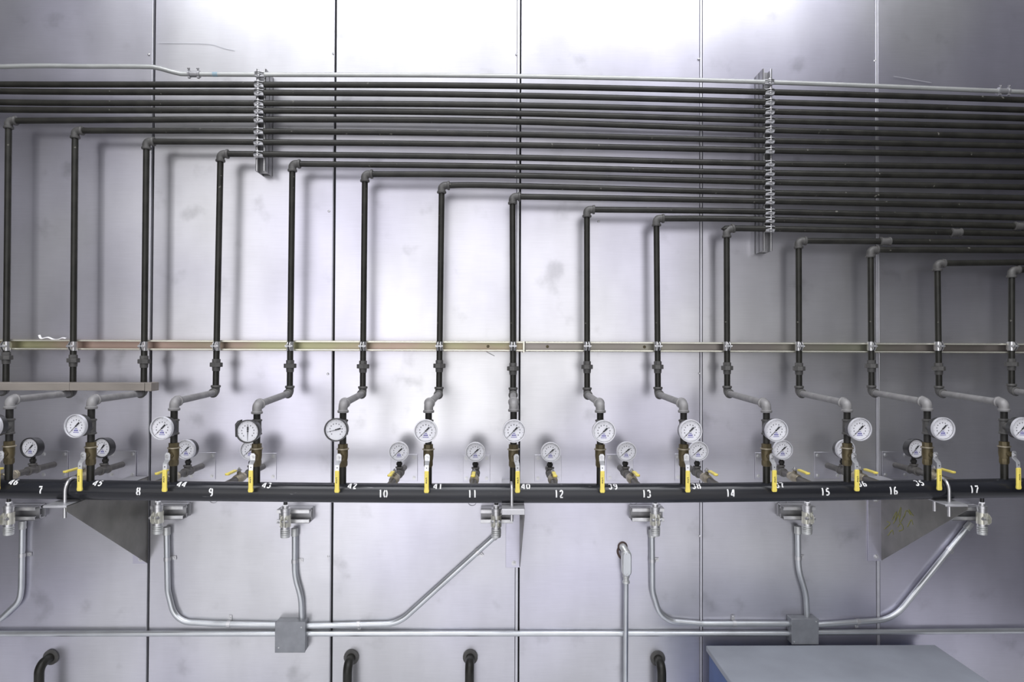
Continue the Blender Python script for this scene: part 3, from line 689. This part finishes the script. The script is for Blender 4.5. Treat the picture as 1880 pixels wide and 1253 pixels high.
# ------------------------------------------------------------------ ball valves on the uprights
def valve_proto(text=True):
    t = thing('ball_valve', 'valve', 'valve', (0,0,0))
    mb = MB(); r = 0.0185
    mb.lathe([(0.046,0.0150), (0.045,0.0185), (0.030,0.0185), (0.029,0.0165)], (0,0,0), (0,0,1), 8, phase=0.39)
    mb.lathe([(0.030,0.0185), (0.0285,0.0220), (0.0245,0.0220), (0.023,0.0195), (0.0,0.0195), (-0.010,0.0185), (-0.020,0.0165)], (0,0,0), (0,0,1), 24)
    mb.lathe([(-0.019,0.0160), (-0.020,0.0180), (-0.036,0.0180), (-0.042,0.0150)], (0,0,0), (0,0,1), 8, phase=0.39)
    mb.lathe([(0.012,0.0105), (0.028,0.0105), (0.029,0.0075), (0.040,0.0075)], (0,0,0), OUT, 12)
    vb = mb.build('valve_body', M['brass'], t, smooth=40)
    mb = MB(); mb.lathe([(0.0235,0.0205), (0.0245,0.0232), (0.0285,0.0232), (0.0295,0.0205)], (0,0,0), (0,0,1), 24); mb.build('ring', M['palebrass'], vb)
    lv = MB(); y = -0.040
    def strip(a_, b_, wa, wb, th=0.0028):
        a_ = Vector(a_); b_ = Vector(b_); n = (b_-a_).cross(Vector((1,0,0))).normalized()*th
        vs = [a_+Vector((-wa,0,0)), a_+Vector((wa,0,0)), b_+Vector((wb,0,0)), b_+Vector((-wb,0,0))]
        lv.add(vs+[v+n for v in vs], [(0,1,2,3), (4,7,6,5), (0,4,5,1), (1,5,6,2), (2,6,7,3), (3,7,4,0)])
    strip((0,y,0.014), (0,y,0.007), 0.005, 0.0098); strip((0,y,0.007), (0,y,-0.013), 0.0098, 0.0092); strip((0,y,-0.013), (0,y-0.016,-0.026), 0.0092, 0.0078); strip((0,y-0.016,-0.026), (0,y-0.018,-0.060), 0.0078, 0.0072)
    l = lv.build('lever', M['lever'], t)
    mb = MB(); mb.lathe([(0,0.0072), (0.006,0.0072)], (0,y-0.001,0), OUT, 6); mb.lathe([(0.006,0.0038), (0.012,0.0038)], (0,y,0), OUT, 10); mb.build('nut', M['zinc'], l)
    MB().box((0,y-0.0205,-0.036), (0.0035,0.001,0.0035)).build('hole', M['ink'], l)
    gr = MB(); 
    poly = [(-0.0078,-0.047), (0.0078,-0.047), (0.0080,-0.112), (0.0098,-0.122), (0.0075,-0.129), (-0.0075,-0.129), (-0.0098,-0.122), (-0.0080,-0.112)]
    gr.prism(poly, y-0.024, y-0.014, 'XZ'); g = gr.build('grip', M['yellow'], l, bevel=0.002)
    # worn black lettering running up the grip
    mb = MB(); yb = y-0.0245
    def st(pts):
        ribbon(mb, [Vector((a_[0], yb, a_[1])) for a_ in pts], 0.0011, OUT, 0.0003)
    z0 = -0.072
    st([(-.0025,z0-.000),(.0025,z0)]); st([(-.0025,z0),(-.0025,z0-.004)]); st([(0,z0),(0,z0-.003)])
    z0 -= 0.0065; st([(-.0025,z0),(.0025,z0)]); st([(.0025,z0),(-.0025,z0-.005)]); st([(-.0025,z0-.005),(.0025,z0-.005)])
    z0 -= 0.008; st([(.0025,z0),(-.0025,z0-.0015)]); st([(-.0025,z0-.0015),(.0008,z0-.003)]); st([(.0008,z0-.003),(-.0025,z0-.0045)]); st([(-.0025,z0-.0045),(.0025,z0-.006)])
    if text: mb.build('lettering', M['ink'], l)
    return t
V = valve_proto()
PV = {1:-2, 2:-2.5, 3:-1.5, 4:-1, 5:-3, 6:-1.5, 7:4.0, 8:-1, 9:-1.5, 10:0.5, 11:0.5, 12:0.8, 13:1}
for (x, y, te, vz, i) in frontcols:
    if i in (0, 14): continue
    tilt = {7:0.10, 6:-0.06, 2:-0.02, 13:0.1, 12:0.05}.get(i, random.uniform(-.02,.02))
    place(V, (x, y, vz), 'brass ball valve with yellow-gripped lever on the upright pipe '+where[i], 'ball valves on the upright pipes', (0, tilt*0, {7:0.25, 5:-0.12, 3:-0.08, 2:-0.08, 10:0.12, 11:0.12, 12:0.15, 13:0.2}.get(i, 0)))

# ------------------------------------------------------------------ branches from the wall to the header
PL = [(100,853,'7'), (225,853,'8'), (371,856,'9'), (483,857,None), (742,859,'10'), (875,860,'11'), (1006,860,'12'), (1138,859,'13'), (1263,858,'14'), (1410,856,None), (1519,855,'15'), (1643,854,'16')]
bw = ['first small gauge from the left, near number seven', 'small gauge just right of the upright pipe above number forty-five', 'small gauge beside number forty-four', 'small gauge half hidden behind the dented gauge', 'small gauge above number ten',
 'small gauge above number eleven', 'small gauge above number twelve', 'small gauge above number thirteen', 'small gauge beside number thirty-eight', 'small gauge beside number thirty-seven, under the large gauge', 'small gauge partly hidden by the upright pipe above number thirty-six', 'small gauge partly hidden by the upright pipe above number thirty-five']
place_w = ['near number seven', 'left of number eight', 'right of number forty-four', 'left of number forty-three', 'above number ten', 'above number eleven', 'above number twelve', 'above number thirteen', 'beside number thirty-eight', 'beside number thirty-seven', 'above number fifteen', 'above number sixteen']
def lv_proto():
    t = thing('branch_valve', 'valve', 'valve', (0,0,0))
    mb = MB()   # pipe axis along -Y; origin at the pipe centre, middle of the valve
    mb.lathe([(-0.042,0.0150), (-0.040,0.0185), (-0.026,0.0185), (-0.024,0.0160)], (0,0,0), OUT, 8, phase=0.39)
    mb.lathe([(-0.024,0.0160), (-0.018,0.0200), (0.012,0.0200), (0.022,0.0165)], (0,0,0), OUT, 20)
    mb.lathe([(0.022,0.0165), (0.024,0.0185), (0.038,0.0185), (0.042,0.0150)], (0,0,0), OUT, 8, phase=0.39)
    mb.lathe([(0.012,0.009), (0.026,0.009), (0.027,0.0065), (0.037,0.0065)], (0,0,0), (0,0,1), 12)
    mb.build('valve_body', M['palebrass'], t, smooth=40)
    mb = MB(); mb.box((0,-0.006,0.033), (0.016,0.034,0.0025)); mb.box((0,-0.032,0.036), (0.013,0.024,0.0025), Matrix.Rotation(-0.28, 3, 'X')); l = mb.build('lever', M['strut'], t)
    mb = MB(); mb.lathe([(0.031,0.0068), (0.040,0.0068)], (0,0,0), (0,0,1), 6); mb.lathe([(0.040,0.0035), (0.045,0.0035)], (0,0,0), (0,0,1), 8); mb.build('nut', M['zinc'], l)
    mb = MB(); mb.prism([(-0.0075,-0.040), (0.0075,-0.040), (0.0075,-0.112), (0.0095,-0.122), (0.006,-0.129), (-0.006,-0.129), (-0.0095,-0.122), (-0.0075,-0.112)], 0.0345, 0.0425, 'XY')
    mb.build('grip', M['yellow'], l, bevel=0.002)
    return t
LV = lv_proto()
for k, (px, py, num) in enumerate(PL):
    c = P(px, py, 0)
    pl = thing('wall_plate', 'thin square bolted plate on the wall, '+place_w[k], 'plate', c, 'bolted plates behind the small gauges')
    MB().box(c+Vector((0,-0.0015,0)), (0.122,0.003,0.122)).build('plate', M['wall'], pl, org='p', bevel=0.0006)
    for sx in (-1, 1):
        for sz in (-1, 1):
            q = c+Vector((sx*0.046,-0.003,sz*0.046)); mb = MB(); mb.lathe([(0,0.0085), (0.0015,0.0085)], q, OUT, 14); mb.lathe([(0.0015,0.0055), (0.0045,0.0055)], q, OUT, 6); mb.build('bolt', M['zinc'], pl, org='p')
    t = thing('branch_pipe', 'short grey pipe with tee from wall plate to header, '+place_w[k], 'pipe', c, 'branch pipes from wall to header')
    ht = 0.145; hv = 0.285; zc = hdr_c(c.x).z
    end = Vector((c.x, -(H2-RH+0.006), c.z))
    pipe(c+OUT*0.002, c+OUT*(ht-0.02), M['branch'], t, 'nipple', RP)
    mb = MB(); q = c+OUT*ht
    mb.lathe([(-0.032,RP*1.1), (-0.031,RP*1.4), (-0.024,RP*1.45), (-0.022,RP*1.22), (0.022,RP*1.22), (0.024,RP*1.45), (0.031,RP*1.4), (0.032,RP*1.1)], q, OUT, 20)
    mb.lathe([(0,RP*1.05), (0.022,RP*1.05), (0.023,RP*1.3), (0.029,RP*1.3)], q, UP, 18); mb.build('tee', M['branch'], t, org='p', smooth=40)
    pipe(c+OUT*(ht+0.02), c+OUT*(hv-0.036), M['branch'], t, 'nipple', RP)
    pipe(c+OUT*(hv+0.036), end, M['branch'], t, 'nipple', RP)
    place(LV, c+OUT*hv, 'brass branch valve with yellow lever pointing outward, '+place_w[k], 'branch valves behind the header', (0, 0, 0))
    g = place(G_lowb if k in (0, 1, 11) else G_low, c+Vector((0,-(ht+0.024),0.098)), bw[k], 'small gauges behind the header', (random.uniform(-.04,.04), random.uniform(-.05,.05), {0:-.15, 1:-.15, 2:-.12, 3:-.05, 10:0.05, 11:.12}.get(k, random.uniform(-.04,.06))))

# ------------------------------------------------------------------ sensor bodies under the header, short struts, conduits
def sensor(pxc, pyc, lab, k, pxs):
    c = P(pxc, pyc, 0.112); xs = P(pxs, pyc, 0.07).x
    z0 = c.z; cb = c+Vector((0,0,-0.019))
    t = thing('short_strut', 'short galvanised strut piece on the wall, '+lab, 'rail', (xs, 0, z0), 'short struts below the header')
    channel(xs-0.072, xs+0.072, 0.060, 0.036, 'X', z0, M['plate'], M['zinc'], t, y0=0.0, lipw=0.016)
    channel(xs-0.072, xs+0.072, 0.060, 0.036, 'X', z0, M['strut'], M['zinc'], t, y0=0.037, lipw=0.016)
    s = thing('pressure_switch', 'silver cylindrical fitting hanging from a black stub, '+lab, 'fitting', c, 'cylindrical fittings below the header')
    mb = MB()
    mb.lathe([(0.075,0.010), (0.076,0.0135), (0.066,0.0135), (0.065,0.0210), (0.052,0.0210), (0.051,0.0195), (-0.016,0.0200), (-0.025,0.0200)], cb, UP, 28, phase=0)
    mb.build('body', M['zinc'], s, org='p', smooth=40)
    mb = MB()
    for q in (-0.028, -0.036, -0.044): mb.lathe([(q-0.004,0.0185), (q-0.0035,0.0212), (q+0.0025,0.0212), (q+0.003,0.0185)], cb, UP, 24)
    mb.lathe([(-0.063,0.0180), (-0.062,0.0200), (-0.049,0.0210), (-0.048,0.0190)], cb, UP, 24)
    mb.build('gland_nut', M['cast'], s, org='p', smooth=40)
    MB().lathe([(0.072,0.0085), (0.134,0.0085)], cb, UP, 14).build('stub', M['black'], s, org='p')
    MB().lathe([(0.074,0.0120), (0.081,0.0120)], cb, UP, 6).build('hex_nut', M['plastic'], s, org='p')
    r = Matrix.Translation(c)
    u = thing('pipe_clamp', 'zinc strut clamp gripping the silver fitting, '+lab, 'clamp', c, 'clamps round the silver fittings')
    for sg in (-1, 1):
        mb = MB(); a0 = -PI/2+0.35; a1 = PI/2-0.2
        if sg < 0: a0, a1 = PI-a0, PI-a1
        arc_band(mb, 0.0202, 0.0232, -0.034, 0.016, a0, a1, 12)
        ex = sg*0.0085; mb.prism([(-0.018,-0.034), (-0.034,-0.031), (-0.046,-0.020), (-0.046,0.002), (-0.034,0.013), (-0.018,0.016)], ex-0.0012, ex+0.0012, 'YZ')
        for i_ in range(len(mb.v)): mb.v[i_] = mb.v[i_]+c
        mb.build('clamp_half', M['lip'], u, org='p')
    mb = MB(); mb.lathe([(-0.024,0.0035), (0.022,0.0035)], c+Vector((0,-0.031,-0.006)), HZ, 8); mb.lathe([(-0.019,0.0075), (-0.010,0.0075)], c+Vector((0,-0.031,-0.006)), HZ, 6); mb.lathe([(0.010,0.0075), (0.017,0.0075)], c+Vector((0,-0.031,-0.006)), HZ, 6)
    mb.build('bolt', M['strut'], u, org='p')
sw = [(16,948,'at the far left edge',34), (290,946,'right of the left bracket',306), (524,953,'below number forty-three',538), (911,953,'beside the centre bracket',912), (1203,950,'below number thirteen',1190), (1482,947,'below number fifteen',1468), (1803,948,'below number seventeen',1776)]
for k, (a_, b_, l, s) in enumerate(sw): sensor(a_, b_, l, k, s)

HC = 0.018; RC = 0.0125
def conduit(pts, lab, straps=(), r=RC, conn=True, fil=0.16, group='galvanised conduits low on the wall', h=HC):
    W = [P(x, y, h) for x, y in pts]
    t = thing('conduit', lab, 'conduit', W[0], group)
    path = fillet(W, fil, 10)
    MB().tube(path, r, 16).build('tube', M['conduit'], t, org='p', smooth=60)
    if conn:
        d = (W[1]-W[0]).normalized(); mb = MB(); mb.lathe([(-0.028,r*0.9), (-0.026,r*1.25), (-0.012,r*1.25), (0.008,r*1.28), (0.010,r)], W[0], d, 16); mb.build('connector', M['cast'], t, org='p')
    for (sx, sy) in straps:
        q = P(sx, sy, h); best = min(range(len(path)-1), key=lambda j: ((path[j]+path[j+1])/2-q).length)
        # nearest point on the path
        bd = 1e9
        for j in range(len(path)-1):
            a_, b_ = path[j], path[j+1]; L = (b_-a_); tt = max(0, min(1, (q-a_).dot(L)/max(L.length_squared, 1e-9))); pnt = a_+L*tt
            if (pnt-q).length < bd: bd = (pnt-q).length; bp = pnt; dd = L.normalized()
        mb = MB(); mb.lathe([(-0.008,r+0.0005), (-0.008,r+0.002), (0.008,r+0.002), (0.008,r+0.0005)], bp, dd, 18, caps=False)
        side = dd.cross(OUT).normalized()
        if side.x < 0 or (abs(side.x) < 0.3 and side.z < 0): side = -side
        rot = Matrix((side, OUT, dd)).transposed()
        mb.box(bp+side*(r+0.010)+Vector((0, h-0.003, 0)), (0.022,0.003,0.016), rot)
        mb.lathe([(0,0.005), (0.004,0.004)], bp+side*(r+0.012)+Vector((0, h-0.004, 0)), OUT, 8)
        s = mb.build('strap', M['zinc'], t, org='p')
    return t
conduit([(41,968), (39,1080), (36,1104), (-10,1148), (-60,1150)], 'vertical conduit at the far left edge', [(40,1020)])
conduit([(306,979), (308,1086), (322,1142), (395,1146), (508,1148)], 'conduit dropping right of the left bracket, then running right', [(308,1027), (420,1146)])
conduit([(541,981), (541,1058), (553,1098), (554,1142)], 'short conduit dropping below number forty-three into the left junction box', [(543,1031)], fil=0.3)
conduit([(908,986), (731,1146), (560,1150)], 'conduit slanting down leftward from the centre bracket', [(877,1014), (658,1148)], fil=0.15)
conduit([(1197,983), (1198,1086), (1214,1140), (1290,1146), (1452,1146)], 'conduit dropping below number thirteen, then running right', [(1198,1030), (1348,1146)])
conduit([(1465,977), (1466,1046), (1480,1092), (1482,1142)], 'short conduit dropping below number fifteen into the right junction box', [(1466,1025)], fil=0.3)
conduit([(1776,969), (1640,1138), (1500,1148)], 'conduit slanting down leftward from the far right fitting', [(1744,1010), (1575,1142)], fil=0.18)
for a_, b_, lab in (((-60,1164), (508,1164), 'lower horizontal conduit left of the left junction box'), ((560,1164), (1452,1164), 'lower horizontal conduit between the two junction boxes'), ((1500,1162), (1960,1158), 'lower horizontal conduit right of the right junction box')):
    conduit([a_, b_], lab, [], conn=False, group='lower horizontal conduits')
for (x0, x1, y0, y1, lab) in ((506, 560, 1143, 1198, 'grey square junction box, lower left of centre'), (1453, 1502, 1137, 1183, 'grey square junction box, lower right')):
    a_ = P(x0, y0, 0.05); b_ = P(x1, y1, 0.05); c = (a_+b_)/2
    t = thing('junction_box', lab, 'box', c, 'junction boxes')
    MB().box((c.x, -0.026, c.z), (b_.x-a_.x, 0.050, a_.z-b_.z)).build('box', M['jbox'], t, org='p', bevel=0.002)
    MB().box((c.x, -0.0525, c.z), ((b_.x-a_.x)*1.02, 0.003, (a_.z-b_.z)*1.02)).build('cover', M['jbox'], t, org='p', bevel=0.001)
    for sx in (-1, 1):
        MB().lathe([(0,0.004), (0.002,0.003)], (c.x+sx*0.05, -0.054, c.z+sx*0.045), OUT, 8).build('screw', M['zinc'], t, org='p')

# conduit body with round wall entry
c0 = P(1143, 1004, 0.0); b0 = P(1151, 1036, 0.06)
t = thing('conduit_fitting', 'silver oval conduit body below the wall hole, with conduit going down', 'conduit', (b0.x, 0, b0.z))
MB().lathe([(0,0.023), (0.004,0.021), (0.005,0.016)], c0, OUT, 20).build('wall_seal', M['rust'], t, org='p')
mb = MB(); mb.tube([c0+Vector((0,0,0)), c0+OUT*0.03, Vector((b0.x, -0.045, b0.z+0.045))], [0.0165, 0.0165, 0.0175], 16); mb.build('entry_hub', M['cast'], t, org='p')
def stadium(w_, h_, n=6):
    r = w_/2; pts = []
    for k in range(n+1): a_ = PI*k/n; pts.append((r*math.cos(a_), h_/2-r+r*math.sin(a_)))
    for k in range(n+1): a_ = PI+PI*k/n; pts.append((r*math.cos(a_), -h_/2+r+r*math.sin(a_)))
    return pts
MB().prism([(x+b0.x, z+b0.z) for x, z in stadium(0.042, 0.118)], -0.062, -0.022, 'XZ').build('housing', M['cast'], t, org='p', bevel=0.004)
MB().prism([(x+b0.x, z+b0.z) for x, z in stadium(0.036, 0.108)], -0.066, -0.060, 'XZ').build('cover', M['conduit'], t, org='p', bevel=0.002)
for s in (-1, 1): MB().lathe([(0,0.004), (0.003,0.003)], (b0.x, -0.066, b0.z+s*0.046), OUT, 8).build('screw', M['zinc'], t, org='p')
yb = -0.040
mb = MB(); mb.lathe([(0.055,0.016), (0.066,0.016), (0.068,0.013), (0.082,0.013), (0.083,0.0165), (0.092,0.0165), (0.094,0.012)], (b0.x, yb, b0.z), (0,0,-1), 16); mb.build('connector', M['cast'], t, org='p', smooth=40)
MB().tube([(b0.x, yb, b0.z-0.09), (b0.x-0.003, yb, 0.0)], 0.0112, 16).build('tube', M['conduit'], t, org='p')
mark('rust_stain', [(1137,1004), (1134,1013), (1137,1022), (1141,1026)], 0.010, M['rust'])

# ------------------------------------------------------------------ things along the bottom
a_ = P(1296, 1186, 0.06); b_ = P(1716, 1186, 0.06); zt = a_.z
t = thing('cabinet', 'low blue cabinet with scuffed grey top, bottom right', 'cabinet', ((a_.x+b_.x)/2, -0.45, 0))
MB().box(((a_.x+b_.x)/2, -0.46, (zt-0.02)/2), (b_.x-a_.x-0.02, 0.78, zt-0.02)).build('body', M['boxblue'], t, org='p', bevel=0.004)
MB().box(((a_.x+b_.x)/2, -0.46, zt-0.012), (b_.x-a_.x, 0.80, 0.024)).build('top_panel', M['boxtop'], t, org='p', bevel=0.003)
for k, (px, py, w_) in enumerate(((72,1222,0.05), (638,1222,0.05), (862,1222,0.045), (1215,1224,0.05))):
    c = P(px, py, 0.08); lab = ['dark pipe support foot low on the wall, bottom left corner', 'dark pipe support foot low on the wall under the left junction box', 'dark pipe support foot low on the wall, bottom centre', 'dark pipe support foot low on the wall beside the cabinet'][k]
    t = thing('pipe_support', lab, 'bracket', (c.x, 0, 0), 'dark support feet along the bottom')
    MB().tube(fillet([(c.x, -0.001, c.z), (c.x, -0.08, c.z), (c.x, -0.08, 0.0)], 0.04, 8), 0.020, 16).build('pipe', M['iron'], t, org='p')
    mb = MB(); mb.lathe([(0,0.034), (0.006,0.034), (0.008,0.022)], (c.x, 0, c.z), OUT, 20); mb.build('flange', M['fitting'], t, org='p')

drop_protos()
